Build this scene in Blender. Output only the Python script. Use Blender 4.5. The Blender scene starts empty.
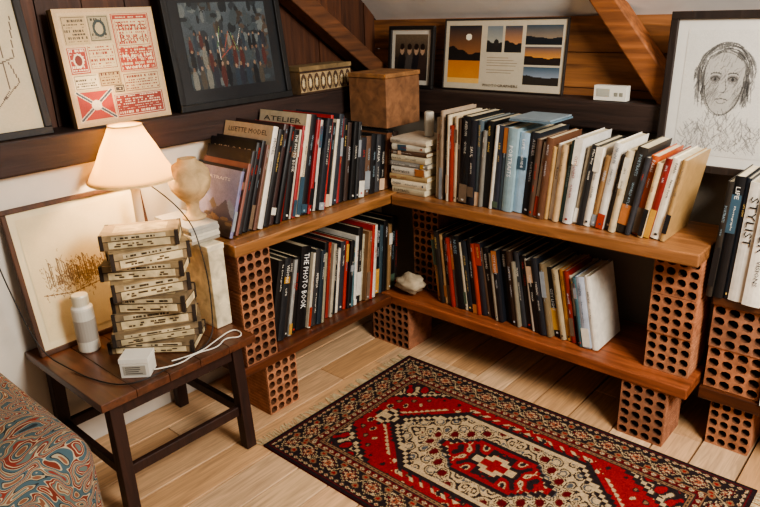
import bpy, math, random, bmesh
import numpy as np
from mathutils import Vector, Matrix
random.seed(7); rng=np.random.RandomState(5)
pi=math.pi
def lin(c):
    if isinstance(c,str):
        c=c.lstrip('#'); c=[int(c[i:i+2],16)/255 for i in (0,2,4)]
    return tuple((x/12.92 if x<=.04045 else ((x+.055)/1.055)**2.4) for x in c[:3])
def jit(c,a=.1):
    k=1+random.uniform(-a,a); return tuple(x*k for x in c)
# ---------------- materials
def newmat(name):
    m=bpy.data.materials.new(name); m.use_nodes=True
    nt=m.node_tree; b=nt.nodes["Principled BSDF"]; return m,nt,b
def attr_mat(name,rough=.5,grain=None,gs=.35,bump=0.0,nscale=8,coat=0,spec=.5,dist=0.6):
    m,nt,b=newmat(name); N=nt.nodes; L=nt.links
    a=N.new("ShaderNodeAttribute"); a.attribute_name="Col"
    b.inputs["Roughness"].default_value=rough
    b.inputs["Specular IOR Level"].default_value=spec
    if coat: b.inputs["Coat Weight"].default_value=coat; b.inputs["Coat Roughness"].default_value=.18
    tc=N.new("ShaderNodeTexCoord"); mp=N.new("ShaderNodeMapping"); mp.inputs["Scale"].default_value=grain or (1,1,1)
    L.new(tc.outputs["Object"],mp.inputs[0])
    n=N.new("ShaderNodeTexNoise"); n.inputs["Scale"].default_value=nscale; n.inputs["Detail"].default_value=6; n.inputs["Distortion"].default_value=dist
    L.new(mp.outputs[0],n.inputs["Vector"])
    r=N.new("ShaderNodeMapRange"); r.inputs[1].default_value=.3; r.inputs[2].default_value=.7; r.inputs[3].default_value=1-gs; r.inputs[4].default_value=1+gs
    L.new(n.outputs["Fac"],r.inputs[0])
    mx=N.new("ShaderNodeVectorMath"); mx.operation='SCALE'
    L.new(a.outputs["Color"],mx.inputs[0]); L.new(r.outputs[0],mx.inputs["Scale"]); L.new(mx.outputs[0],b.inputs["Base Color"])
    if bump:
        bp=N.new("ShaderNodeBump"); bp.inputs["Strength"].default_value=bump; bp.inputs["Distance"].default_value=.004
        L.new(n.outputs["Fac"],bp.inputs["Height"]); L.new(bp.outputs[0],b.inputs["Normal"])
    return m
M_book=attr_mat("book_cover",.4,gs=.12,nscale=40)
M_paper=attr_mat("print_paper",.55,gs=.04,nscale=20)
M_glazed=attr_mat("glazed_print",.3,gs=.03,nscale=20,coat=.3)
M_clay=attr_mat("fired_clay",.9,gs=.28,nscale=30,bump=.5,spec=.2)
M_plaster=attr_mat("plaster",.85,gs=.07,nscale=7,bump=.3)
M_woodX=attr_mat("varnished_wood_x",.36,grain=(1.2,14,14),gs=.45,nscale=4,coat=.2)
M_woodY=attr_mat("varnished_wood_y",.36,grain=(14,1.2,14),gs=.45,nscale=4,coat=.2)
M_woodZ=attr_mat("old_wood_z",.6,grain=(12,12,1.2),gs=.4,nscale=4,bump=.5)
M_beamX=attr_mat("beam_wood_x",.65,grain=(1.0,12,12),gs=.45,nscale=4,bump=.6)
M_beamY=attr_mat("beam_wood_y",.65,grain=(12,1.0,12),gs=.45,nscale=4,bump=.6)
M_floor=attr_mat("pine_boards",.55,grain=(16,1.1,16),gs=.24,nscale=3.5,bump=.2,dist=1.8)
M_card=attr_mat("worn_cardboard",.8,gs=.38,nscale=28)
M_rug=attr_mat("wool_rug",.95,gs=.16,nscale=160,bump=.6,spec=.1)
M_plastic=attr_mat("smooth_plastic",.3,gs=.02,nscale=5)
# ---------------- mesh builder
class MB:
    def __init__(s): s.v=[]; s.f=[]; s.c=[]
    def poly(s,pts,col,M=None):
        b=len(s.v)
        for p in pts: s.v.append(tuple(M@Vector(p)) if M else tuple(p))
        s.f.append(tuple(range(b,b+len(pts)))); s.c.append(col)
    def box(s,lo,hi,col,M=None,cols=None):
        x0,y0,z0=lo; x1,y1,z1=hi
        P=[(x0,y0,z0),(x1,y0,z0),(x1,y1,z0),(x0,y1,z0),(x0,y0,z1),(x1,y0,z1),(x1,y1,z1),(x0,y1,z1)]
        b=len(s.v)
        for p in P: s.v.append(tuple(M@Vector(p)) if M else p)
        for i,q in enumerate([(0,3,2,1),(4,5,6,7),(0,1,5,4),(1,2,6,5),(2,3,7,6),(3,0,4,7)]):
            s.f.append(tuple(b+k for k in q)); s.c.append(cols[i] if cols else col)
    def beam(s,p,q,w,h,col,up=(0,0,1)):
        p=Vector(p);q=Vector(q); a=(q-p); Ln=a.length; a.normalize(); u=Vector(up); r=a.cross(u).normalized(); u=r.cross(a)
        M=Matrix((( r.x,a.x,u.x,p.x),(r.y,a.y,u.y,p.y),(r.z,a.z,u.z,p.z),(0,0,0,1)))
        s.box((-w/2,0,-h/2),(w/2,Ln,h/2),col,M)
    def lathe(s,prof,col,M=None,n=32,cap0=True,cap1=True):
        b=len(s.v)
        for r,z in prof:
            for i in range(n):
                a=2*pi*i/n; p=Vector((r*math.cos(a),r*math.sin(a),z)); s.v.append(tuple(M@p) if M else tuple(p))
        for j in range(len(prof)-1):
            for i in range(n):
                k=(i+1)%n; s.f.append((b+j*n+i,b+j*n+k,b+(j+1)*n+k,b+(j+1)*n+i)); s.c.append(col[j] if isinstance(col,list) else col)
        cc=col[0] if isinstance(col,list) else col; ce=col[-1] if isinstance(col,list) else col
        if cap0: s.f.append(tuple(b+i for i in reversed(range(n)))); s.c.append(cc)
        if cap1: s.f.append(tuple(b+(len(prof)-1)*n+i for i in range(n))); s.c.append(ce)
    def add(s,verts,faces,col,M):
        b=len(s.v); s.v+= [tuple(M@Vector(p)) for p in verts]
        for f in faces: s.f.append(tuple(b+k for k in f)); s.c.append(col)
    def canvas(s,cv,M,w,h):
        ny,nx,_=cv.shape; b=len(s.v)
        for j in range(ny+1):
            for i in range(nx+1): s.v.append(tuple(M@Vector((w*i/nx,0,h*j/ny))))
        for j in range(ny):
            for i in range(nx):
                k=b+j*(nx+1)+i; s.f.append((k,k+1,k+nx+2,k+nx+1)); s.c.append(tuple(cv[j,i]))
    def obj(s,name,mat,parent=None,bevel=0,smooth=False,seg=2,center=True):
        c=Vector((0,0,0)); A=np.array(s.v)
        if center: c=Vector(tuple((A.min(0)+A.max(0))/2))
        A=A-np.array(tuple(c))
        me=bpy.data.meshes.new(name); me.from_pydata(A.tolist(),[],s.f); me.update()
        at=me.color_attributes.new("Col","FLOAT_COLOR","CORNER")
        arr=[]
        for f,cc in zip(s.f,s.c): arr+= (list(cc[:3])+[1.0])*len(f)
        at.data.foreach_set("color",arr)
        if smooth: me.polygons.foreach_set("use_smooth",[True]*len(me.polygons))
        me.materials.append(mat)
        o=bpy.data.objects.new(name,me); bpy.context.collection.objects.link(o); o.location=c
        if bevel:
            m=o.modifiers.new("bevel","BEVEL"); m.width=bevel; m.segments=seg; m.limit_method='ANGLE'
        if parent is not None: o.parent=parent
        return o
def empty(name):
    o=bpy.data.objects.new(name,None); bpy.context.collection.objects.link(o); o.empty_display_size=.1; return o
_tc={}
def glyph(t):
    if t in _tc: return _tc[t]
    cu=bpy.data.curves.new("t","FONT"); cu.body=t; cu.resolution_u=1; cu.size=1
    o=bpy.data.objects.new("t",cu); bpy.context.collection.objects.link(o)
    dg=bpy.context.evaluated_depsgraph_get(); me=o.evaluated_get(dg).to_mesh()
    v=[tuple(x.co) for x in me.vertices]; f=[tuple(p.vertices) for p in me.polygons]
    o.evaluated_get(dg).to_mesh_clear(); bpy.data.objects.remove(o); bpy.data.curves.remove(cu)
    A=np.array(v); lo=A.min(0); hi=A.max(0)
    v=[((p[0]-lo[0])/(hi[0]-lo[0]),(p[1]-lo[1])/(hi[1]-lo[1])) for p in v]
    _tc[t]=(v,f,(hi[0]-lo[0])/(hi[1]-lo[1])); return _tc[t]
def text(mb,t,M,length,height,col,y=-.0008):
    v,f,asp=glyph(t); mb.add([(p[0]*length,y,p[1]*height) for p in v],f,col,M)
def spine_text(mb,t,M,x0,x1,ztop,length,col):
    v,f,asp=glyph(t); mb.add([(x0+p[1]*(x1-x0),-.0007,ztop-p[0]*length) for p in v],f,col,M)
class CV:
    def __init__(s,nx,ny,bg): s.a=np.zeros((ny,nx,3)); s.a[:]=lin(bg); s.nx=nx; s.ny=ny; s.Y,s.X=np.mgrid[0:ny,0:nx]; s.X=(s.X+.5)/nx; s.Y=(s.Y+.5)/ny; s.asp=ny/nx
    def rect(s,x0,y0,x1,y1,c,c2=None):
        m=(s.X>=x0)&(s.X<x1)&(s.Y>=y0)&(s.Y<y1)
        if c2 is None: s.a[m]=lin(c)
        else:
            t=((s.Y-y0)/(y1-y0))[m][:,None]; s.a[m]=np.array(lin(c))*(1-t)+np.array(lin(c2))*t
    def ell(s,cx,cy,rx,ry,c,w=None):
        d=((s.X-cx)/rx)**2+((s.Y-cy)/ry)**2
        m=d<1 if w is None else (d<1)&(d>(1-w)**2); s.a[m]=lin(c)
    def line(s,pts,w,c,al=1.0):
        c=np.array(lin(c))
        for (x0,y0),(x1,y1) in zip(pts,pts[1:]):
            dx,dy=x1-x0,(y1-y0)*s.asp; L=dx*dx+dy*dy+1e-9
            px=s.X-x0; py=(s.Y-y0)*s.asp; t=np.clip((px*dx+py*dy)/L,0,1)
            m=np.hypot(px-t*dx,py-t*dy)<w; s.a[m]=s.a[m]*(1-al)+c*al
    def tri(s,p,c):
        (x0,y0),(x1,y1),(x2,y2)=p
        d1=(s.X-x1)*(y0-y1)-(x0-x1)*(s.Y-y1); d2=(s.X-x2)*(y1-y2)-(x1-x2)*(s.Y-y2); d3=(s.X-x0)*(y2-y0)-(x2-x0)*(s.Y-y0)
        m=((d1>=0)&(d2>=0)&(d3>=0))|((d1<=0)&(d2<=0)&(d3<=0)); s.a[m]=lin(c)
    def noise(s,k): s.a*= (1+k*(rng.rand(s.ny,s.nx,1)-.5)); return s
def TM(loc,rz=0,lean=0,ry=0):
    return Matrix.Translation(loc)@Matrix.Rotation(rz,4,'Z')@Matrix.Rotation(-lean,4,'X')@Matrix.Rotation(ry,4,'Y')
def framed(name,loc,rz,lean,w,h,fw,fd,fcol,cv,mat=None,mat_col=None,mw=0):
    e=empty(name); M=TM(loc,rz,lean)
    f=MB(); c=lin(fcol)
    if fw>0:
        for lo,hi in [((0,0,0),(w,fd,fw)),((0,0,h-fw),(w,fd,h)),((0,0,fw),(fw,fd,h-fw)),((w-fw,0,fw),(w,fd,h-fw))]: f.box(lo,hi,jit(c,.08),M)
    f.box((fw*.5,fd*.6,fw*.5),(w-fw*.5,fd,h-fw*.5),c,M)
    f.obj("frame",M_woodZ,e,bevel=.002,center=False)
    p=MB(); y=fd*.5 if fw>0 else -.0015
    if fw==0: p.box((0,0,0),(w,fd,h),lin(fcol),M)
    if mw: p.box((fw,y,fw),(w-fw,y+.001,h-fw),lin(mat_col),M)
    i=fw+mw
    p.canvas(cv.a,M@Matrix.Translation((i,y-.001,i)),w-2*i,h-2*i)
    p.obj("print",mat or M_paper,e,center=False)
    return e
# ================= ROOM
fl=MB()
x=-.5
while x<3.2:
    w=random.choice([.115,.13,.14,.125])
    y=-3.0+random.uniform(0,.8)-1
    while y<.46:
        L_=random.uniform(1.3,2.2); y1=min(y+L_,.46)
        c=jit(lin(random.choice(['#c8a078','#c0966c','#ceaa82','#ba8f64','#caa680'])),.12)
        if y1>-3.0: fl.box((x+.0026,max(y,-3.0)+.001,-.02),(x+w-.0026,y1-.001,0),c)
        y=y1
    x+=w
fl.box((-.5,-3,-.04),(3.3,.46,-.021),lin('#1a100a'))
fl.obj("floor",M_floor,bevel=.0015,seg=1)
w=MB(); w.box((-.40,-3,0),(-.36,.36,.90),lin('#d9d0c2'))
for i,yy in enumerate(np.arange(-3,.44,.135)):
    w.box((-.47,yy+.0015,.90),(-.44+random.uniform(0,.004),min(yy+.1335,.44),2.3),jit(lin('#4e2d1a'),.3))
w.box((-.5,-3,0),(-.475,.5,2.3),lin('#241409')); wl=w.obj("wall_left",M_woodZ)
wl.data.materials.append(M_plaster)
for i in range(6): wl.data.polygons[i].material_index=1
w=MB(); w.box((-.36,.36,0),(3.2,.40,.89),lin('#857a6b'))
z=.89
while z<1.25:
    w.box((-.44,.44-random.uniform(0,.004),z+.0015),(3.2,.47,z+.1185),jit(lin('#8e5c34'),.15)); z+=.12
w.box((-.44,.475,0),(3.2,.5,1.25),lin('#241409')); wb=w.obj("wall_back",M_beamX)
wb.data.materials.append(M_plaster)
for i in range(6): wb.data.polygons[i].material_index=1
c=MB(); M=Matrix.Translation((0,.47,1.235))@Matrix.Rotation(math.radians(-42),4,'X')
c.box((-.44,-2.6,0),(3.2,0,.03),lin('#dedad3'),M); c.obj("ceiling",M_plaster)
b=MB(); b.box((-.44,-3,.905),(-.31,.44,1.0),jit(lin('#2e1d17'),.1)); b.obj("wall_beam_left",M_beamY,bevel=.006)  # timber wall beam along the left wall, its top a ledge
b=MB(); b.box((-.309,.31,.895),(3.2,.439,.985),jit(lin('#2e1f18'),.1)); b.obj("wall_beam_back",M_beamX,bevel=.006)  # matching timber beam along the back wall
b=MB(); b.beam((.875,.375,.99),(.545,.375,1.40),.07,.085,lin('#85502a'),up=(0,1,0)); b.obj("rafter_right",M_beamX,bevel=.005)  # slanting roof rafter at the back wall
b=MB(); b.beam((-.375,.40,1.02),(-.375,-.25,1.47),.07,.08,lin('#5c3820'),up=(1,0,0)); b.obj("rafter_left",M_beamY,bevel=.005)  # slanting roof rafter at the left wall
# ================= SHELVES
def brick(mb,M,w,h,d,nx,nz,base='#a0694a'):
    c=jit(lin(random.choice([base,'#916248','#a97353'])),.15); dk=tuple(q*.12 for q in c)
    P=[(0,0,0),(w,0,0),(w,d,0),(0,d,0),(0,0,h),(w,0,h),(w,d,h),(0,d,h)]
    for q in [(0,3,2,1),(4,5,6,7),(1,2,6,5),(2,3,7,6),(3,0,4,7)]: mb.poly([P[k] for k in q],c,M)
    nr=int(h/.012)
    for k in range(nr):
        z0=(k+.25)*h/nr; z1=(k+.75)*h/nr
        mb.box((-.0012,.004,z0),(0,d-.004,z1),c,M); mb.box((w,.004,z0),(w+.0012,d-.004,z1),c,M)
    cw=w/nx; ch=h/nz; dep=min(.09,d*.8)
    for i in range(nx):
        for j in range(nz):
            cx=(i+.5)*cw; cz=(j+.5)*ch; a=cw/2; bb=ch/2; rx=cw*.405; rz=ch*.405
            out=[(1,0),(1,1),(0,1),(-1,1),(-1,0),(-1,-1),(0,-1),(1,-1)]
            s8=.74; inn=[(1,0),(s8,s8),(0,1),(-s8,s8),(-1,0),(-s8,-s8),(0,-1),(s8,-s8)]
            O=[(cx+p*a,0,cz+q*bb) for p,q in out]; I=[(cx+p*rx,0,cz+q*rz) for p,q in inn]; D=[(p[0],dep,p[2]) for p in I]
            cc=jit(c,.08)
            for k in range(8):
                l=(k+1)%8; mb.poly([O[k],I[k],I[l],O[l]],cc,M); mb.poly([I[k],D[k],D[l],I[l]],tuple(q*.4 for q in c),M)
            mb.poly(D,dk,M)  # shade of the deep holes painted in as darker clay
sh=empty("corner_bookshelf")
b=MB(); b.box((-.06,0,.19),(1.125,.34,.226),jit(lin('#84492b'),.05)); b.obj("lower_board_back",M_woodX,sh,bevel=.004,center=False)
b=MB(); b.box((-.34,-.73,.192),(-.0,-.004,.226),jit(lin('#5c321e'),.05)); b.obj("lower_board_left",M_woodY,sh,bevel=.004,center=False)
b=MB(); b.box((.012,-.002,.603),(1.108,.30,.641),jit(lin('#8a5c38'),.05)); b.obj("upper_board_back",M_woodX,sh,bevel=.004,center=False)
b=MB(); b.box((-.30,-.72,.605),(.008,.30,.643),jit(lin('#90623a'),.05)); b.obj("upper_board_left",M_woodY,sh,bevel=.004,center=False)
b=MB()
def pillar_back(x,y,z0,z1,w=.135,n=3,nx=4,nz=4,d=.15):
    h=(z1-z0)/n
    for i in range(n): brick(b,Matrix.Translation((x+random.uniform(-.004,.004),y+random.uniform(-.004,.004),z0+i*h+.0008)),w,h-.0016,d,nx,nz)
def pillar_left(x,y,z0,z1,w=.13,n=3,nx=4,nz=4,d=.15):
    h=(z1-z0)/n
    for i in range(n): brick(b,Matrix.Translation((x+random.uniform(-.004,.004),y+random.uniform(-.004,.004),z0+i*h+.0008))@Matrix.Rotation(pi/2,4,'Z'),w,h-.0016,d,nx,nz)
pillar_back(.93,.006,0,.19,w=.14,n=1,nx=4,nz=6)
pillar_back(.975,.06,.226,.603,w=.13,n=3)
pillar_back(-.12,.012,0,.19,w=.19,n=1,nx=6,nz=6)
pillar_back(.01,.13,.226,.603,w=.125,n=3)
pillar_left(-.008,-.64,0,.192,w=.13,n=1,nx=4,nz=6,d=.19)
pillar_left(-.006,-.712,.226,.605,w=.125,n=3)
b.obj("brick_supports",M_clay,sh,center=False)
s2=empty("brick_bookshelf")
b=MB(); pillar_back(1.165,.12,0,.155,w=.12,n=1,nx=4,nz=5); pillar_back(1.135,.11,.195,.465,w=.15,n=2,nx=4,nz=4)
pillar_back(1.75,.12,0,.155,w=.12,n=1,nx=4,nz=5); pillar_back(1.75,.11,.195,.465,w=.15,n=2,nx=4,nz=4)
b.obj("brick_supports",M_clay,s2,center=False)
b=MB(); b.box((1.13,.10,.156),(1.95,.34,.194),lin('#4e2a18')); b.box((1.132,.10,.466),(1.95,.34,.492),lin('#4e2a18')); b.obj("boards",M_woodX,s2,bevel=.003,center=False)
# ================= BOOKS
WORDS=["THE PHOTO BOOK","MAGNUM","PORTRAITS","CITY LIGHT","AVEDON","STREETS","HENRI","LIFE","VISIONS","AMERICA","WALKER","NOIR","DIANE","ATELIER","FASHION","ARCHIVE","WORLD ATLAS","CINEMA","PAINTING","HISTORY OF ART","SAUL","MODERN","GUIDE","NUDES","PARIS","FRANK","KERTESZ","LEE","ITALIA","JAZZ","Robert Frank","Weegee","la fotografia","Photographs","New York","Retratos","Man Ray"]
def book(mb,M,t,h,d,col,tcol=None,title=None,soft=False):
    base=lin(col); hs_=random.uniform(-.12,.12); c=jit((base[0]*(1+hs_*.5),base[1],base[2]*(1-hs_)),.12); tb=.0022; ov=.003
    pc=jit(lin('#d2c4a4'),.15)
    mb.box((tb,tb,ov),(t-tb,d-ov,h-ov),pc,M)
    mb.box((0,.0015,0),(tb,d,h),c,M); mb.box((t-tb,.0015,0),(t,d,h),c,M)
    n=4; bu=min(.003,t*.15)
    pts=[(t*i/n, .0015-bu*math.sin(pi*i/n)) for i in range(n+1)]
    for (xa,ya),(xb,yb) in zip(pts,pts[1:]):
        mb.poly([(xa,ya,0),(xb,yb,0),(xb,yb,h),(xa,ya,h)],c,M)
    mb.poly([(p[0],p[1],h) for p in pts]+[(t,tb+.001,h),(0,tb+.001,h)],c,M)
    lum=sum(c)/3
    if tcol is None:
        tcol=random.choice(['#e8e0d0','#cfc8ba','#d7b46a','#c9c9c9','#c0392b','#8fa5b0']) if lum<.2 else random.choice(['#222222','#444444','#8c2a1e','#33475a'])
    tc=lin(tcol); fixed=title is not None; title=title or random.choice(WORDS)
    M2=M@Matrix.Translation((0,-bu*.9,0))
    if random.random()<.45:
        z0=h*random.choice([.0,.02,.1,.55,.7]); z1=min(h,z0+h*random.uniform(.06,.4))
        if not fixed: mb.box((t*.03,-.0004,z0),(t*.97,.0,z1),jit(lin(random.choice(['#a23a26','#d6ccb5','#37505e','#b98a3c','#6d5a48','#8a8f93','#1c1c1e','#a9683a','#4a5a48','#c9a98a','#d9d2c2'])),.15),M2)
    if t>.010:
        ins=t*(.24 if fixed else random.uniform(.28,.38))
        Ln=min(h*.66,len(title)*(t-2*ins)*(1.0 if fixed else .8)); z=h*(random.uniform(.86,.95) if fixed else random.choice([.95,.92,.8,.7]))
        spine_text(mb,title,M2,ins,t-ins,z,Ln,tc)
        rem=z-Ln
        if rem>h*.3 and random.random()<.6:
            w2=random.choice(WORDS); spine_text(mb,w2,M2,t*.38,t*.62,rem-.02,min(rem-.06,len(w2)*t*.24),tc)
        if random.random()<.3: mb.box((t*.36,-.0006,.012),(t*.64,.0,.018),tc,M2)
def row(name,loc,rz,length,seq,lean,extra=None,dmax=.25,hv=.008):
    mb=MB(); F=Matrix.Translation(loc)@Matrix.Rotation(rz,4,'Z'); x=0; i=0
    while i<len(seq):
        s=seq[i]; col,t,h=s[0],s[1],s[2]+random.uniform(-hv*1.8,hv); d=s[3] if len(s)>3 and s[3] else min(dmax,h*random.uniform(.70,.85))
        th=math.radians(lean(x/length)+random.uniform(-1.2,1.2))
        if x+t/math.cos(th)>length: break
        oy=random.uniform(0,.024)
        M=F@Matrix.Translation((x,oy,max(0,t*math.sin(th))+.0005))@Matrix.Rotation(th,4,'Y')
        book(mb,M,t,h,d,col,s[4] if len(s)>4 else None,s[5] if len(s)>5 else None)
        if extra and i in extra: extra[i](mb,M,t,h,d)
        x+=t/math.cos(th)+.0008; i+=1
    return mb.obj(name,M_book)
K='#161617'; Wt='#ddd5c6'
up=[('#b9a58a',.022,.30),('#a8927a',.014,.315),('#3a3530',.02,.31),('#c8bda8',.010,.30),('#8a2f22',.014,.28),('#bfae90',.014,.3),('#4a3a30',.012,.29),(K,.034,.31),('#232329',.026,.30),('#56646c',.018,.29),('#7a7264',.012,.27),(K,.028,.295),('#c6bfb2',.010,.28),('#2a2c33',.022,.285),('#45555e',.016,.28),('#86a0ac',.034,.285,None,'#f2f2f2'),('#96adb8',.034,.28,None,'#f2f2f2'),('#22262c',.03,.28),('#5b4638',.018,.26),('#b9af9e',.014,.25),('#6b4630',.022,.265),('#c09a64',.012,.25),(Wt,.018,.25),('#cda878',.018,.25),('#2e5a62',.016,.26),('#ded6c8',.026,.27),('#9a8a70',.014,.25),('#262626',.02,.25),('#d9d2c4',.022,.26),('#9a7448',.018,.24),('#e6dfd2',.024,.265),('#4d4640',.018,.25),('#cbb998',.018,.26),('#2d2a28',.03,.265),('#3a3a3c',.014,.25),('#b3562e',.022,.25),('#d0bb98',.014,.24),('#7f2420',.018,.24),('#e6dfd0',.028,.255),('#a8885c',.014,.24),('#d8cfc0',.024,.25),('#2f2f2f',.02,.24)]
row("book_row",(.172,.04,.642),0,.84,up,lambda f:1+9*f,dmax=.20)
low=[('#b7834e',.016,.27),('#2a2522',.02,.28),('#b99a70',.012,.27),(K,.022,.29),('#8a2a20',.014,.28),('#6b6458',.012,.27),(K,.03,.285),('#c5bca8',.012,.27),('#20262c',.024,.285),(K,.018,.28),('#9a3a28',.013,.27),('#2b2b30',.024,.28),('#5a4434',.012,.26),(K,.026,.275),('#9c9484',.012,.26),('#1b1d22',.022,.28),(K,.03,.27),('#3a2a22',.02,.28),('#7a7468',.010,.25),('#30343a',.02,.275),(K,.024,.27),('#c9c0b0',.010,.26),(K,.022,.265),('#26292e',.024,.27),('#7c6a4e',.018,.26),(K,.026,.26),('#b39e78',.018,.255),('#a97a42',.018,.25),('#8a2a22',.016,.26),('#c4baa6',.014,.25),('#3f6068',.012,.25),('#b9bcc0',.028,.255),('#d4d0c8',.02,.25)]
row("book_row",(.175,.05,.227),0,.785,low,lambda f:-7-6*f)
def album(mb,M,t,h,d):
    cv=CV(70,60,'#7f7a94'); cv.rect(0,.45,1,1,'#8580a0','#a29cb0'); cv.rect(0,0,1,.30,'#4c3a2e','#6d5a4c')
    for k in range(14):
        a=random.random(); cv.tri([(a-.25,.25),(a+.25,.25),(a+random.uniform(-.1,.1),random.uniform(.4,.66))],random.choice(['#5d5468','#7a7388','#47405a','#8790a4','#6a5a50']))
    for k in range(14): cv.ell(random.random(),random.uniform(.02,.3),.08,.03,random.choice(['#8d6f55','#4a3a30','#907458']))
    cv.noise(.2)
    mb.canvas(cv.a,M@Matrix.Translation((-.0008,d,0))@Matrix.Rotation(-pi/2,4,'Z'),d,h)
    text(mb,"PORTRAITS",M@Matrix.Translation((-.001,d,0))@Matrix.Rotation(-pi/2,4,'Z')@Matrix.Translation((d*.2,0,h*.82)),d*.6,.010,lin('#f2eee6'))
def cover(txt,col,bg=None,zz=.86,hh=.016):
    def f(mb,M,t,h,d):
        Mc=M@Matrix.Translation((-.0008,d,0))@Matrix.Rotation(-pi/2,4,'Z')
        if bg: mb.poly([(0,0,0),(d,0,0),(d,0,h),(0,0,h)],lin(bg),Mc)
        text(mb,txt,Mc@Matrix.Translation((d*.1,0,h*zz)),d*.8,hh,lin(col))
    return f
lu=[('#857fa0',.012,.215,.235),('#26201f',.014,.225,.235),('#8e5a4a',.010,.235,.235),('#2e2826',.016,.27,.235),(K,.02,.29,.24),('#1f1d20',.014,.285,.24),('#6e4a3a',.012,.285,.24),(Wt,.02,.335,.25,'#222222','MODEL'),('#1b1b1e',.024,.32),('#3a2a2a',.02,.33),(K,.02,.32),('#7e1f1c',.016,.33),(K,.026,.31),('#a9a090',.008,.30),('#902a2a',.014,.32,None,'#f2e8da'),('#d8cbb2',.02,.355,.24),('#1c1c20',.026,.34),('#902424',.014,.32),('#2b2d33',.02,.33),('#b9b0a0',.012,.32),('#202226',.026,.31),('#a52f2f',.012,.33),(K,.022,.3),('#c9c0ae',.012,.30),('#2a2f38',.024,.31),('#8b2a2a',.012,.30),(K,.022,.3),('#3b2c24',.020,.29),(K,.024,.29),('#2b2b2b',.014,.285),
 ('#2b2b30',.03,.215),('#5c4434',.03,.215),(K,.03,.215),('#3b3b3b',.03,.215),(K,.03,.215),('#6b4630',.03,.215),(K,.03,.215),('#33261f',.03,.215)]
row("book_row",(-.045,-.69,.644),pi/2,.955,lu,lambda f:max(0,21-20*f),{0:album,4:cover("VISIONS",'#b8b0a0'),7:cover("LISETTE MODEL",'#222222','#b5a58c',.9),15:cover("ATELIER",'#333333','#bfb398',.9)})
ll=[(K,.03,.29),('#23272d',.026,.295),('#2a2420',.02,.285),('#9a9588',.014,.28),(K,.024,.29),('#141417',.045,.31,None,'#f2f0ea','THE PHOTO BOOK'),('#c2bbab',.012,.28),('#35322f',.024,.29),('#1e2a33',.022,.28),('#8f8a78',.012,.27),(K,.02,.285),('#8a2a22',.014,.28),('#aaa494',.014,.27),(K,.024,.28),('#c9c0b0',.012,.26),('#2e2e33',.026,.28),('#a33024',.014,.28),(K,.02,.27),('#4c6a70',.014,.27),('#d0c8b8',.016,.28),('#26221f',.026,.29),('#b5a888',.014,.27),('#7c5c40',.02,.28),('#a02a24',.016,.29),('#d8d0c0',.02,.29),(K,.026,.30),('#3a4a50',.02,.29),(K,.024,.29),('#8a6a44',.02,.28),(K,.03,.29),('#26221f',.026,.28)]
row("book_row",(-.04,-.575,.227),pi/2,.70,ll,lambda f:13-9*f)
rr=[('#2a2622',.016,.345,.165),(K,.026,.35,.165,'#e8e2d6'),('#20242a',.012,.35,.165),(Wt,.038,.35,.165,'#181818','STYLIST'),('#e0dbd0',.045,.36,.165,'#20202a','ATELIER'),(K,.03,.34,.165),('#c9bfaa',.03,.33,.165),('#7f2420',.03,.34,.165),(K,.04,.33,.165)]
row("book_row",(1.115,.08,.493),0,.6,rr,lambda f:2)
lr=[('#a8784a',.03,.25),(K,.03,.24),('#8d5a34',.03,.25),(Wt,.03,.24),('#33302d',.03,.25)]
row("book_row",(1.295,.09,.195),0,.3,lr,lambda f:0)
def hstack(name,cx,cy,z,n,seq,rz0=0,w=.19,d=.24):
    mb=MB()
    for i in range(n):
        col,t=seq[i%len(seq)]; wi=w*random.uniform(.86,1.02); di=d*random.uniform(.9,1.02)
        M=Matrix.Translation((cx+random.uniform(-.004,.004),cy,z+.0005))@Matrix.Rotation(rz0+random.uniform(-.05,.05),4,'Z')@Matrix.Translation((wi/2,0,0))@Matrix.Rotation(-pi/2,4,'Y')
        book(mb,M,t,wi,di*.8,col); z+=t+.001
    return mb.obj(name,M_book),z
o,zt=hstack("book_stack",.068,.035,.642,9,[('#b5a98e',.024),('#cdbfa2',.026),('#a98a5a',.02),('#d4c8b0',.028),('#7f7a70',.018),('#cbbd9d',.024),('#5c4434',.016),('#c3b79b',.022),('#b9ae9e',.02)],rz0=.02,w=.17,d=.22)
c=MB(); c.lathe([(.016,0),(.018,.004),(.018,.085),(.015,.09)],lin('#b9b2a2'),Matrix.Translation((.10,.12,zt+.0005))); c.obj("candle",M_plastic,smooth=False)
c=MB(); z0=.868; c.box((-.255,.075,z0),(-.065,.275,z0+.182),lin('#7d5638')); c.box((-.258,.072,z0+.183),(-.062,.278,z0+.200),lin('#8a6038'))
c.obj("cardboard_box",M_card,bevel=.003)
c=MB(); c.box((-.405,-.12,1.001),(-.315,.15,1.085),lin('#6a5238'))
cv=CV(100,34,'#97805c')
for i in range(8):
    cv.ell((i+.5)/8,.5,.052,.38,'#3d2b20',.35); cv.ell((i+.5)/8,.5,.022,.18,'#c2b08a'); cv.line([(i/8,.15),((i+.5)/8,.85),((i+1)/8,.15)],.004,'#4a3424')
cv.rect(0,0,1,.08,'#3a2618'); cv.rect(0,.92,1,1,'#3a2618'); cv.noise(.4)
c.canvas(cv.a,TM((-.3145,-.12,1.001),pi/2),.27,.084)
c.box((-.408,-.123,1.086),(-.312,.153,1.102),lin('#7c6644')); c.obj("carved_wooden_box",M_card)
c=MB(); 
bm=bmesh.new(); bmesh.ops.create_icosphere(bm,subdivisions=3,radius=1)
for v in bm.verts:
    p=v.co; k=1+.18*math.sin(4*p.x+2)*math.cos(5*p.y)+.12*math.sin(9*p.z+3*p.x); v.co=Vector((p.x*.058*k,p.y*.042*k,p.z*.038*k))
zmin=min(v.co.z for v in bm.verts)
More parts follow.
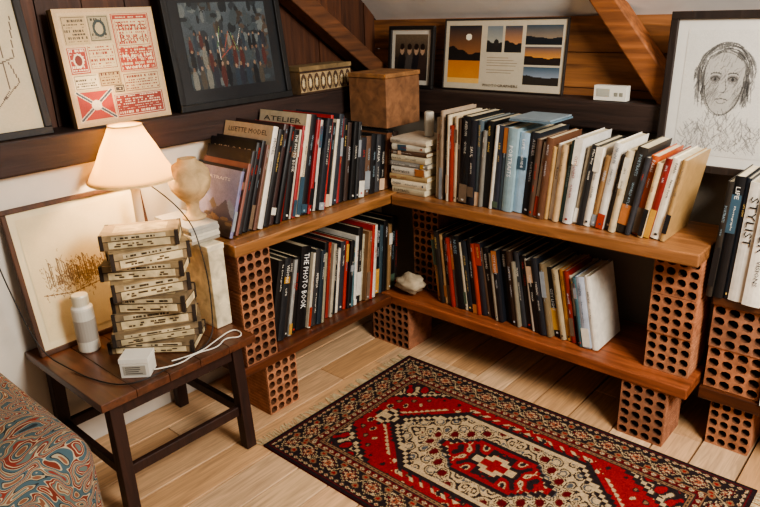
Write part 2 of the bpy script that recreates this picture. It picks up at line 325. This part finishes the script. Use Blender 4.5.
c.add([tuple(v.co) for v in bm.verts],[tuple(q.index for q in f.verts) for f in bm.faces],lin('#a3937a'),Matrix.Translation((.045,.06,.2275-zmin))); bm.free()
c.obj("conch_shell",M_clay,smooth=True)
c=MB()
for (x0_,x1_,z_) ,cc in zip([(.47,.62,.945),(.475,.615,.951)],['#5f7480','#7a8890']): c.box((x0_,.055,z_),(x1_,.20,z_+.005),lin(cc),None)
c.obj("magazine",M_book)
# ================= PICTURES
cv=CV(90,120,'#c5b696'); 
for pts in [[(.2,.2),(.35,.45),(.3,.75),(.5,.85)],[(.5,.15),(.55,.4),(.48,.6),(.6,.8)],[(.6,.3),(.75,.5),(.7,.85)],[(.2,.2),(.5,.15)],[(.3,.6),(.6,.62)],[(.62,.1),(.8,.25),(.82,.6)],[(.7,.4),(.9,.45),(.95,.7)],[(.75,.2),(.9,.3),(.85,.42)]]: cv.line(pts,.005,'#5d4a38')
framed("framed_drawing",(-.328,-1.39,1.001),pi/2,.14,.355,.46,.02,.02,'#1c1512',cv.noise(.06))
cv=CV(190,190,'#c0a47c')
cv.rect(.03,.03,.97,.97,'#c4ab86')
def label(x0,y0,x1,y1,bg,ink,seed):
    r=random.Random(seed); cv.rect(x0,y0,x1,y1,bg); g=.008
    cv.rect(x0+g,y0+g,x1-g,y0+g+.005,ink); cv.rect(x0+g,y1-g-.005,x1-g,y1-g,ink); cv.rect(x0+g,y0+g,x0+g+.005,y1-g,ink); cv.rect(x1-g-.005,y0+g,x1-g,y1-g,ink)
    y=y0+.025
    while y<y1-.03:
        hh=r.choice([.008,.012,.02]); x=x0+.02
        while x<x1-.03:
            ww=r.uniform(.006,.022); cv.rect(x,y,min(x+ww,x1-.018),y+hh,ink) if r.random()<.75 else None; x+=ww+.007
        y+=hh+.014
label(.06,.70,.30,.94,'#b39c74','#4a4030',1); label(.31,.72,.52,.94,'#9c9072','#3a3428',2)
label(.06,.46,.24,.68,'#98382a','#d6cab0',3); label(.25,.48,.53,.70,'#c9b790','#8a3020',4)
label(.55,.44,.94,.95,'#a43c2a','#d0bf98',5); label(.57,.66,.92,.90,'#cfbd94','#a43c2a',6)
label(.06,.32,.30,.45,'#d3c5a3','#3a3028',7); label(.31,.33,.53,.46,'#b09a70','#5a2a1e',8)
label(.55,.26,.94,.43,'#c8b48c','#7a2a1e',9); label(.42,.05,.94,.25,'#8a3428','#d6cab0',10); label(.44,.27,.54,.33,'#3a3430','#c9b58a',11)
cv.rect(.06,.06,.40,.30,'#9c3428'); cv.line([(.06,.06),(.4,.3)],.016,'#d6cab0'); cv.line([(.4,.06),(.06,.3)],.016,'#d6cab0'); cv.line([(.06,.06),(.4,.3)],.009,'#3a4a58'); cv.line([(.4,.06),(.06,.3)],.009,'#3a4a58'); cv.ell(.23,.18,.05,.045,'#d6cab0')
cv.ell(.415,.83,.065,.075,'#2e3a38'); cv.ell(.415,.83,.04,.05,'#a89a78'); cv.ell(.15,.57,.05,.06,'#d6cab0'); cv.ell(.15,.57,.035,.045,'#6a2a20')
e=framed("collage_board",(-.335,-.965,1.001),pi/2,.10,.305,.325,0,.03,'#ab8f67',cv.noise(.22))
mb=MB(); Mx=TM((-.335,-.965,1.001),pi/2,.10)
for t_,xx,zz,l_,hh,cc in [("Bonds",.185,.262,.09,.022,'#8a2a1a'),("Bonds",.185,.228,.09,.022,'#8a2a1a'),("Made in U.S",.182,.178,.095,.016,'#f0e2c0'),("worker",.182,.150,.08,.013,'#f0e2c0')]:
    text(mb,t_,Mx@Matrix.Translation((xx,-.002,zz)),l_,hh,lin(cc))
mb.obj("lettering",M_paper,e,center=False)
cv=CV(150,104,'#30363a'); cv.rect(0,0,1,1,'#2c3236','#4a545a')
for i in range(200):
    xx=random.random(); yy=random.random(); cv.ell(xx,yy,random.uniform(.01,.05),random.uniform(.02,.08),random.choice(['#22282c','#3c464a','#4a4038','#2d3338','#5d6464','#38332f']))
for r_,yy0 in enumerate([.62,.45,.26]):
    for k in range(15-2*r_):
        xx=.06+k*(.062+.008*r_)+random.uniform(-.012,.012); y_=yy0+random.uniform(-.03,.04); sc=.8+r_*.2
        cv.ell(xx,y_-.12*sc,.026*sc,.12*sc,random.choice(['#1c2024','#3c4448','#4b2a28','#6a6a62','#2a2c34','#454038','#2b3640'])); cv.ell(xx,y_,.011*sc,.022*sc,random.choice(['#7c6450','#6a5242','#8a7260']))
for k in range(6): 
    a=random.uniform(.35,.6); b_=random.uniform(.3,.5); cv.line([(a,b_),(a+random.uniform(-.15,.15),b_+random.uniform(.1,.35))],.0025,random.choice(['#b8b8b0','#a04a3a','#6a905a']))
framed("framed_photograph",(-.325,-.625,1.001),pi/2,.12,.475,.40,.022,.022,'#131110',cv.noise(.35),M_glazed,'#222427',.042)
cv=CV(70,60,'#2a2420'); cv.rect(0,.5,1,1,'#3a3028','#6a5a48')
for xx,cc in ((.22,'#1a1a1c'),(.45,'#4a4440'),(.66,'#1c1c22'),(.85,'#382a26')):
    cv.ell(xx,.25,.13,.4,cc); cv.ell(xx,.66,.065,.11,'#a98a70'); cv.ell(xx,.73,.07,.07,'#231a15')
cv.noise(.3)
framed("framed_photograph",(-.285,.335,.987),0,.10,.23,.24,.014,.018,'#17120f',cv,M_glazed,'#c8c0b0',.018)
cv=CV(200,108,'#c2b69e')
def sunset(x0,y0,x1,y1,sky0,sky1,land,sun=None,hz=.45):
    yh=y0+(y1-y0)*hz; cv.rect(x0,yh,x1,y1,sky0,sky1)
    if sun: cv.ell(sun[0],sun[1],sun[2],sun[2]/cv.asp,'#efe6cc')
    cv.rect(x0,y0,x1,yh,land); n=24; ph=(x0*37)%6
    for k in range(n):
        xa=x0+(x1-x0)*k/n; f=k/n; cv.rect(xa,yh,xa+(x1-x0)/n,yh+(y1-y0)*(.07+.06*math.sin(f*5+ph)+.02*math.sin(f*17)),land)
sunset(.03,.08,.32,.93,'#8a5a34','#1d262c','#15110f',(.21,.76,.026),.5)
cv.rect(.03,.08,.32,.42,'#d08a34','#b8702c'); cv.rect(.03,.08,.32,.16,'#e0b060'); 
sunset(.37,.55,.50,.92,'#a8a494','#6f7a80','#22201e',None,.3); sunset(.52,.55,.66,.92,'#b98050','#2f4250','#1c1a18',None,.3); cv.ell(.45,.68,.02,.05,'#2a2622')
sunset(.69,.66,.97,.93,'#8c7a64','#2b4454','#141a20',None,.3); sunset(.69,.38,.97,.63,'#d08a3a','#4a4a50','#201612',None,.35); sunset(.69,.10,.97,.35,'#8a94a0','#3a5262','#2a241e',None,.4)
for k in range(7): cv.rect(.38,.46-k*.035,.38+random.uniform(.18,.27),.468-k*.035,'#8a7c68')
e=framed("photo_poster",(-.03,.372,.987),0,.10,.52,.262,.006,.012,'#2a221c',cv.noise(.08))
mb=MB(); Mx=TM((-.03,.372,.987),0,.10); text(mb,"PHOTOGRAPHERS",Mx@Matrix.Translation((.19,.003,.018)),.15,.010,lin('#3a2c20'),y=0); mb.obj("lettering",M_paper,e,center=False)
# portrait sketch
cv=CV(150,190,'#c9c5bc')
R=random.Random(11)
def arc(cx,cy,rx,ry,a0,a1,w,c,al=.6,n=10): cv.line([(cx+rx*math.cos(a0+(a1-a0)*i/n),cy+ry*math.sin(a0+(a1-a0)*i/n)) for i in range(n+1)],w,c,al)
CX=.42
cv.ell(CX,.6,.22,.25,'#aaa69e')
for k in range(110):
    x0=CX+R.uniform(-.22,.22); y0=R.uniform(.40,.78); cv.line([(x0,y0),(x0+R.uniform(.0,.05),y0+R.uniform(.02,.07))],.004,R.choice(['#8a8680','#6f6c68','#b5b1a8','#5a5754']),.5)
for k in range(150):
    a=R.uniform(.0,pi); r0=R.uniform(.95,1.35); arc(CX+R.uniform(-.02,.02),.64,.22*r0,.2*r0,a,a+R.uniform(.15,.6),.005,R.choice(['#2b2a29','#45433f','#65635f']),.6,4)
for k in range(70):
    sx=R.choice([-1,1]); x0=CX+sx*R.uniform(.19,.28); y0=R.uniform(.55,.72); cv.line([(x0,y0),(x0+sx*R.uniform(-.02,.03),y0-.1),(x0+sx*R.uniform(-.03,.03),y0-.16)],.005,R.choice(['#2a2827','#5a5855']),.5)
for q in range(3): arc(CX+R.uniform(-.008,.008),.58,.195-.006*q,.25-.006*q,pi*1.02,1.98*pi,.004,'#3a3836',.7,14)
for sx in (-1,1):
    ex=CX+sx*.085; cv.ell(ex,.625,.055,.028,'#77736e'); arc(ex,.62,.042,.018,0,pi,.005,'#2e2c2a',.8,6); cv.ell(ex,.618,.014,.012,'#2c2b2a'); arc(ex,.655,.05,.016,.2,pi-.2,.007,'#3a3836',.7,6); arc(ex,.595,.035,.01,pi,2*pi,.004,'#5a5856',.6,6)
cv.line([(CX+.015,.62),(CX+.035,.54),(CX+.015,.515),(CX-.02,.52)],.005,'#43413f',.75); arc(CX,.455,.06,.012,0,pi,.006,'#3a3836',.75,6); arc(CX,.447,.045,.018,pi,2*pi,.004,'#5a5856',.7,6)
for k in range(80):
    x0=CX+R.choice([R.uniform(-.19,-.07),R.uniform(.09,.17)]); y0=R.uniform(.38,.6); cv.line([(x0,y0),(x0+.03,y0+.05)],.003,'#55524e',.5)
for k in range(240):
    x0=R.uniform(.06,.86); y0=R.uniform(.03,.34-.3*abs(x0-CX)); cv.line([(x0,y0),(x0+R.uniform(-.08,.08),y0+R.uniform(.02,.09))],.004,R.choice(['#3a3836','#5a5856','#8a8784']),.5)
framed("framed_portrait",(.86,.278,.80),0,.05,.375,.46,.022,.022,'#241811',cv.noise(.14),M_glazed,'#cfcbc2',.03)
c=MB(); c.box((.625,.33,.987),(.735,.36,1.035),lin('#ddd7c9')); c.box((.635,.3285,1.0),(.68,.33,1.025),lin('#a9a698')); c.box((.695,.3285,1.002),(.707,.33,1.014),lin('#8a8678')); c.box((.712,.3285,1.002),(.724,.33,1.014),lin('#8a8678')); c.obj("thermostat",M_plastic,bevel=.003)
# ================= TABLE
tb=empty("side_table")
TW=lin('#2e170e')
t=MB(); zt=.39; x0,x1,y0,y1=-.355,.10,-1.235,-.745
n=5
for i in range(n):
    ya=y0+(y1-y0)*i/n; t.box((x0,ya+.0004,zt-.024),(x1,ya+(y1-y0)/n-.0004,zt),jit(lin('#54301e'),.1))
t.obj("top",M_woodX,tb,bevel=.002,center=False)
t=MB()
L_=[(x0+.05,y0+.05),(x1-.05,y0+.05),(x0+.05,y1-.05),(x1-.05,y1-.05)]
for px,py in L_: t.beam((px+(.012 if px>-.1 else -.012),py+(-.006 if py<-1 else .006),0),(px,py,zt-.024),.036,.036,TW,up=(0,1,0))
for a,b_ in [(0,1),(2,3),(0,2),(1,3)]:
    t.beam((*L_[a],zt-.052),(*L_[b_],zt-.052),.02,.05,TW)
    t.beam((*L_[a],.135),(*L_[b_],.135),.018,.032,TW)
t.obj("legs",M_woodZ,tb,bevel=.003,center=False)
# lamp
lp=empty("table_lamp"); LX,LY=-.245,-.87
t=MB(); t.lathe([(.06,0),(.062,.012),(.045,.022),(.018,.035),(.014,.06),(.022,.09),(.026,.16),(.02,.25),(.013,.30),(.013,.42),(.016,.43),(.016,.49)],lin('#cdbfa6'),Matrix.Translation((LX,LY,zt+.0005)),n=24); t.obj("base",M_plastic,lp,smooth=True,center=False)
m,nt,bs=newmat("lamp_shade_fabric"); N=nt.nodes; Lk=nt.links
bs.inputs["Base Color"].default_value=(*lin('#f0d8ac'),1); bs.inputs["Roughness"].default_value=.9
tr=N.new("ShaderNodeBsdfTranslucent"); tr.inputs[0].default_value=(*lin('#f7e2b8'),1)
mx=N.new("ShaderNodeMixShader"); mx.inputs[0].default_value=.65; Lk.new(bs.outputs[0],mx.inputs[1]); Lk.new(tr.outputs[0],mx.inputs[2]); Lk.new(mx.outputs[0],N["Material Output"].inputs[0])
t=MB(); zb=.848; n=40; 
prof=[(.128,zb),(.122,zb+.012),(.100,zb+.05),(.079,zb+.095),(.06,zb+.13),(.047,zb+.158)]
t.lathe(prof,lin('#ecd2a4'),Matrix.Translation((LX,LY,0)),n=n,cap0=False,cap1=False); o=t.obj("shade",m,lp,smooth=True,center=False)
sm=o.modifiers.new("s","SOLIDIFY"); sm.thickness=.0015
t=MB(); t.lathe([(.1292,zb-.002),(.1285,zb+.005)],lin('#d8b880'),Matrix.Translation((LX,LY,0)),n=n,cap0=False,cap1=False); t.lathe([(.048,zb+.154),(.048,zb+.16)],lin('#d8b880'),Matrix.Translation((LX,LY,0)),n=n,cap0=False,cap1=False)
t.obj("shade_trim",M_card,lp,center=False)
m2,nt,bs=newmat("bulb_glow"); bs.inputs["Emission Color"].default_value=(1,.72,.4,1); bs.inputs["Emission Strength"].default_value=12
t=MB(); t.lathe([(.012,0),(.014,.015),(.022,.035),(.024,.05),(.018,.066),(.002,.074)],(1,.9,.7),Matrix.Translation((LX,LY,zt+.49)),n=16); t.obj("bulb",m2,lp,smooth=True,center=False)
def light(name,kind,loc,energy,col,**k):
    l=bpy.data.lights.new(name,kind); l.energy=energy; l.color=col
    for a,v in k.items(): setattr(l,a,v)
    o=bpy.data.objects.new(name,l); bpy.context.collection.objects.link(o); o.location=loc; return o
lo=light("bulb_light","POINT",(LX,LY,.93),22,(1,.70,.42),shadow_soft_size=.03)
# magazines, portfolio, vase
c=MB(); c.box((-.255,-.795,zt+.001),(-.02,-.74,.652),lin('#c5b799')); c.box((-.257,-.797,.64),(-.018,-.738,.657),lin('#d0c4a9')); c.obj("portfolio_box",M_card,bevel=.002)
c=MB(); z=.658
for k in range(5):
    t_=random.uniform(.008,.013); a=random.uniform(-.05,.05); M=Matrix.Translation((-.165,-.765,z))@Matrix.Rotation(a,4,'Z'); c.box((-.10,-.05,0),(.10,.05,t_),jit(lin(random.choice(['#bfb8aa','#a9a49a','#958c7c','#c8c0af'])),.1),M); z+=t_+.0006
c.obj("magazine_pile",M_book,bevel=.001); vz=z
c=MB(); c.lathe([(.036,0),(.037,.006),(.024,.014),(.018,.03),(.020,.05),(.040,.068),(.058,.092),(.064,.12),(.060,.147),(.046,.167),(.030,.176),(.028,.186),(.022,.187),(.018,.17)],lin('#b89c74'),Matrix.Translation((-.150,-.742,vz)),n=28); c.obj("ceramic_vase",M_clay,smooth=True)
# stack of old file boxes
c=MB(); z=zt+.001; ang=[-.25,.05,.0,-.28,.16,-.14,.24,-.05]
hs=[.034,.036,.05,.047,.05,.044,.046,.042]
for i,h in enumerate(hs):
    w_=.215+random.uniform(-.014,.008)-(.012 if i>5 else 0); d_=.105
    if i<2: w_=.24; d_=.14
    M=Matrix.Translation((-.085+random.uniform(-.014,.014),-.955+random.uniform(-.012,.01),z))@Matrix.Rotation(math.radians(56)+ang[i],4,'Z')
    g=jit(lin(random.choice(['#7c6648','#8a7354','#665440'])),.15)
    c.box((-w_/2,-d_/2,0),(w_/2,d_/2,h*.62),g,M)
    lid=jit(lin(random.choice(['#97805c','#806c50','#a8906a'])),.15)
    c.box((-w_/2-.002,-d_/2-.002,h*.6),(w_/2+.002,d_/2+.002,h+.0003),lid,M)
    cr=lin('#d0bb90')
    c.box((-w_/2+.02,-d_/2-.0028,h*.10),(w_/2-.02,-d_/2-.0005,h*.57),jit(cr,.2),M); c.box((w_/2+.0005,-d_/2+.015,h*.12),(w_/2+.0028,d_/2-.015,h*.55),jit(cr,.2),M)
    c.box((-w_/2+.03,-d_/2-.0035,h*.66),(w_/2-.03,-d_/2-.002,h*.92),jit(lin('#cbb892'),.2),M)
    for ex in (-w_/2-.003,w_/2-.007): 
        for ey in (-d_/2-.003,d_/2-.007): c.box((ex,ey,0),(ex+.010,ey+.010,h+.0006),lin('#2e2218'),M)
    c.box((-w_/2-.0025,-d_/2-.0025,h*.57),(w_/2+.0025,d_/2+.0025,h*.61),lin('#2e2418'),M)
    for k in range(14):
        xx=random.uniform(-w_/2+.035,w_/2-.05); c.box((xx,-d_/2-.0042,h*.72),(xx+random.uniform(.003,.010),-d_/2-.003,h*.84),lin('#4a3c2a'),M)
        xx=random.uniform(-w_/2+.03,w_/2-.05); zz=random.choice([.2,.34]); c.box((xx,-d_/2-.0035,h*zz),(xx+random.uniform(.004,.016),-d_/2-.0025,h*(zz+.1)),lin('#5a4630'),M)
    c.box((-w_/2+.03,-d_/2+.02,h+.0004),(w_/2-.03,d_/2-.02,h+.001),jit(lin('#b09a70'),.15),M)
    z+=h+.0012
c.obj("file_box_stack",M_card)
c=MB(); M=Matrix.Translation((.025,-1.085,zt+.001))@Matrix.Rotation(.75,4,'Z'); c.box((-.038,-.03,0),(.038,.03,.042),lin('#d8d3c6'),M); c.box((-.039,-.031,.043),(.039,.031,.056),lin('#e0dcd1'),M); c.box((-.03,-.0312,.008),(.03,-.03,.036),lin('#a8a294'),M)
for k in range(4): c.box((-.024,-.0318,.012+k*.006),(.01+random.uniform(0,.012),-.0312,.0145+k*.006),lin('#5a554c'),M)
c.obj("small_carton",M_paper,bevel=.001)
c=MB(); Mx=Matrix.Translation((-.215,-1.105,zt+.0005)); W_=lin('#ddd6c8'); c.lathe([(.027,0),(.030,.004),(.030,.130),(.029,.136),(.024,.141),(.023,.143),(.023,.170),(.021,.174)],[W_,lin('#d5cebe'),W_,W_,W_,lin('#d5cab0'),lin('#d5cab0')],Mx,n=24)
c.lathe([(.0303,.035),(.0303,.10)],lin('#a99f92'),Mx,n=24,cap0=False,cap1=False)
c.obj("lotion_bottle",M_plastic)
cv=CV(180,150,'#d6c49c')
for k in range(800):
    xx=random.gauss(.40,.15); yy=random.gauss(.45,.065)
    if .08<xx<.8: cv.line([(xx,yy),(xx+random.uniform(-.022,.022),yy+random.uniform(-.035,.035))],.0026,random.choice(['#8a6a40','#7c5c36','#6a4e2e','#a5865c']),.8)
for k in range(16):
    xx=.12+k*.036; yt=.50+random.random()*.14; cv.line([(xx,.42),(xx,yt),(xx+.015,yt-.02),(xx+.015,.42)],.0035,'#5a3e22',.8)
cv.line([(.06,.37),(.3,.33),(.55,.36),(.8,.34)],.004,'#7c5c36'); 
framed("framed_cityscape",(-.27,-1.22,zt+.001),pi/2,.16,.415,.43,.014,.014,'#4a2c18',cv.noise(.06),M_paper,'#d9caa6',.02)
def cable(name,pts,r,col):
    cu=bpy.data.curves.new(name,"CURVE"); cu.dimensions='3D'; cu.bevel_depth=r; s=cu.splines.new('NURBS'); s.points.add(len(pts)-1)
    for p,q in zip(s.points,pts): p.co=(*q,1)
    s.use_endpoint_u=True; s.order_u=3
    m,nt,b=newmat(name+"_rubber"); b.inputs["Base Color"].default_value=(*lin(col),1); b.inputs["Roughness"].default_value=.5; cu.materials.append(m)
    o=bpy.data.objects.new(name,cu); bpy.context.collection.objects.link(o)
cable("power_cord",[(-.20,-.88,.86),(-.06,-.82,.78),(.0,-.82,.62),(.02,-.83,.5),(.05,-.86,.394),(.06,-.98,.394),(.08,-1.04,.394),(.075,-1.15,.394),(-.04,-1.19,.394),(-.14,-1.2,.394),(-.22,-1.235,.43),(-.27,-1.26,.6),(-.30,-1.28,.80),(-.31,-1.35,.9)],.0018,'#15110f')
cable("charging_cable",[(.06,-1.06,.400),(.085,-1.0,.3935),(.06,-.93,.3935),(.085,-.87,.3935),(.05,-.82,.3935),(.085,-.79,.3935),(.06,-.765,.3935),(.02,-.77,.3935),(.04,-.84,.3935),(.075,-.93,.3955),(.05,-1.0,.3955)],.002,'#d5cfc2')
# ================= RUG
RX0,RY0,RL,RW=.105,-.765,1.245,.735
q=.0036; nx=int(RL/q); ny=int(RW/q)
J,I=np.mgrid[0:ny,0:nx]; S=(I+.5)*RL/nx; Tt=(J+.5)*RW/ny
A_=lambda h:np.array(lin(h))
red=A_('#801819'); nav=A_('#241b1c'); crm=A_('#ab9370'); blu=A_('#46494c'); ora=A_('#8c4c34'); dred=A_('#541014'); tan=A_('#77593f')
colr=np.zeros((ny,nx,3)); colr[:]=red
D=np.minimum(np.minimum(S,RL-S),np.minimum(Tt,RW-Tt))
along=np.where(np.minimum(S,RL-S)<np.minimum(Tt,RW-Tt),Tt-RW/2,S-RL/2)
def band(a,b): return (D>=a)&(D<b)
def put(m,c): colr[m]=c
put(band(0,.010),nav); put(band(.010,.015),dred)
def guard(a,b,per,c0,c1,c2):
    m=band(a,b); put(m,c0); ph=np.abs((along/per)%1-.5)*2; dd=np.abs((D-(a+b)/2)/((b-a)/2)); put(m&(ph+dd<.78),c1); put(m&(ph+dd<.36),c2)
guard(.015,.031,.022,nav,crm,red)
put(band(.031,.034),dred)
m=band(.034,.100); put(m,nav); mid=.067; hw=.033; pc=.088
fr=(along/pc)%1-.5; dd=(D-mid)/hw; u=np.abs(fr)*2
k=u*1.05+np.abs(dd)*.9+.07*np.sign(np.sin(along*520)); 
put(m&(k<.90)&(k>.81),crm); put(m&(k<=.66)&(k>.50),dred); put(m&(k<=.50)&(k>.36),crm); put(m&(k<=.34),ora); put(m&(k<=.12),nav)
fr2=((along/pc+.5)%1)-.5; r2=np.hypot(fr2*2.2,np.abs(dd)-.7); put(m&(r2<.30),tan); put(m&(r2<.16),red)
mn=np.abs(dd-.62*np.sin(2*pi*along/pc))<.08; put(m&mn&(k>.92),crm)
put(band(.100,.103),tan)
guard(.103,.121,.026,dred,crm,blu)
put(band(.121,.126),nav)
m=band(.126,.137); put(m,tan); put(m&((np.floor(along/.008)%2)==0)&band(.129,.134),nav)
put(band(.137,.141),nav)
ds=np.abs(S-RL/2); dt=np.abs(Tt-RW/2); F=D>=.141
fs=RL/2-.141; ft=RW/2-.141
st=.014; qs=np.floor(ds/st)*st; qt=np.floor(dt/st)*st
g=np.sin(ds*80)*np.sin(dt*88)+.55*np.sin(ds*40+dt*60)+.45*np.cos(ds*130-dt*34)
put(F&(g>1.10),crm); put(F&(g>1.30),nav); put(F&(g<-1.10),nav); put(F&(g<-1.35),tan)
co=(fs-qs)/.17+(ft-qt)/.12
put(F&(co<1.16),nav); put(F&(co<1.02),crm); put(F&(co<.94),nav); m=F&(co<.92); put(m&(g>.35)&(g<.72),crm); put(m&(g<-.5),red)
ma=np.maximum(qt/.158, (qs-.12)/.25+qt/.22)
put(F&(ma<1.14),nav); put(F&(ma<1.03),crm); put(F&(ma<.96),nav)
m=F&(ma<.91); put(m,crm); put(m&(g>.10)&(g<.36),nav); put(m&(g>.62)&(g<1.0),blu); put(m&(g<-.36)&(g>-.60),nav); put(m&(g<-.85),dred)
hk=((np.floor((ds+dt)/.013)%3)==0)&(ma>=1.14)&(ma<1.28); put(F&hk,nav); put(F&hk&(ma>1.21),crm)
mb_=np.maximum(qt/.075,(qs-.04)/.13+qt/.11); put(F&(mb_<1.14),nav); put(F&(mb_<1.0),red); m=F&(mb_<.92); put(m&(g>.5),crm); put(m&(g>.85),nav); put(m&(g<-.6),nav)
mc=qs/.07+qt/.045; put(F&(mc<1.1),nav); put(F&(mc<.9),crm); put(F&(mc<.45),red)
pe=np.abs(qs-.41)/.04+qt/.045; put(F&(pe<1.15),nav); put(F&(pe<.95),crm); put(F&(pe<.6),nav); put(F&(pe<.35),crm)
blur=np.array(colr); colr=.84*colr+.08*np.roll(blur,1,0)+.08*np.roll(blur,1,1)
colr*= (1+.35*(rng.rand(ny,nx,1)-.5))
rug=MB(); rug.box((RX0,RY0,.0006),(RX0+RL,RY0+RW,.0065),tuple(dred))
Mr=Matrix(((1,0,0,RX0),(0,0,1,RY0),(0,1,0,.0072),(0,0,0,1)))
rug.canvas(colr,Mr,RL,RW)
random.seed(3)
for side in (0,1):
    xb=RX0 if side==0 else RX0+RL; sg=-1 if side==0 else 1
    yy=RY0+.003
    while yy<RY0+RW-.003:
        a=random.uniform(-.5,.5); l=random.uniform(.030,.048)
        rug.beam((xb-sg*.002,yy,.003),(xb+sg*l*math.cos(a),yy+l*math.sin(a),.0025),.0026,.002,jit(lin('#c2ae88'),.15)); yy+=.0048
rug.obj("area_rug",M_rug)
# ================= ARMCHAIR
m,nt,bs=newmat("paisley_upholstery"); N=nt.nodes; Lk=nt.links
tc=N.new("ShaderNodeTexCoord"); n1=N.new("ShaderNodeTexNoise"); n1.inputs["Scale"].default_value=8; n1.inputs["Distortion"].default_value=2.0; n1.inputs["Detail"].default_value=1.0
Lk.new(tc.outputs["Object"],n1.inputs["Vector"])
ml=N.new("ShaderNodeMath"); ml.operation='MULTIPLY'; ml.inputs[1].default_value=6.5; Lk.new(n1.outputs["Fac"],ml.inputs[0])
fr_=N.new("ShaderNodeMath"); fr_.operation='FRACT'; Lk.new(ml.outputs[0],fr_.inputs[0])
cr=N.new("ShaderNodeValToRGB"); cr.color_ramp.interpolation='CONSTANT'; els=cr.color_ramp.elements
cols=[(0,'#6c3226'),(.15,'#a89a80'),(.20,'#45585e'),(.38,'#2c3234'),(.44,'#9a8c72'),(.52,'#7a503c'),(.64,'#ac9f82'),(.69,'#5a6660'),(.84,'#7c342a'),(.94,'#ac9f82')]
els[0].position=0; els[0].color=(*lin(cols[0][1]),1); els[1].position=cols[1][0]; els[1].color=(*lin(cols[1][1]),1)
for p,cc in cols[2:]:
    e_=els.new(p); e_.color=(*lin(cc),1)
Lk.new(fr_.outputs[0],cr.inputs[0]); Lk.new(cr.outputs[0],bs.inputs["Base Color"]); bs.inputs["Roughness"].default_value=.9; bs.inputs["Specular IOR Level"].default_value=.15
ac=empty("armchair")
def soft(name,lo,hi,bv):
    t=MB(); t.box(lo,hi,(1,1,1)); t.obj(name,m,ac,bevel=bv,seg=6,smooth=True,center=False)
soft("arm_1",(-.33,-1.62,.06),(.365,-1.355,.49),.07)
soft("arm_2",(-.33,-2.42,.06),(.365,-2.18,.49),.07)
soft("seat",(-.30,-2.18,.10),(.35,-1.62,.34),.05)
soft("backrest",(-.35,-2.40,.06),(-.15,-1.45,.80),.06)
t=MB()
for px in (-.28,.32):
    for py in (-2.35,-1.45): t.lathe([(.018,0),(.025,.07)],TW,Matrix.Translation((px,py,0)),n=12)
t.obj("feet",M_woodZ,ac,center=False)
# ================= LIGHTS
def aim(o,t): o.rotation_euler=(Vector(t)-o.location).to_track_quat('-Z','Y').to_euler()
a=light("window_light","AREA",(2.3,-.75,1.8),56,(1,.95,.88),shape='RECTANGLE',size=.7,size_y=.7); aim(a,(.4,-.1,.3))
wd=bpy.data.worlds.new("w"); bpy.context.scene.world=wd; wd.use_nodes=True; wd.node_tree.nodes["Background"].inputs[0].default_value=(1,.88,.76,1); wd.node_tree.nodes["Background"].inputs[1].default_value=.17
# ================= CAMERA
cam=bpy.data.cameras.new("camera"); cam.lens=667/760*36; cam.sensor_width=36
co=bpy.data.objects.new("camera",cam); bpy.context.collection.objects.link(co)
co.matrix_world=Matrix(((.7509,-.2051,.6277,1.59),(.6595,.2812,-.6971,-1.828),(-.0335,.9375,.3464,1.3),(0,0,0,1)))
bpy.context.scene.camera=co
vs=bpy.context.scene.view_settings; vs.view_transform='AgX'; vs.look='AgX - Medium High Contrast'; vs.exposure=.5
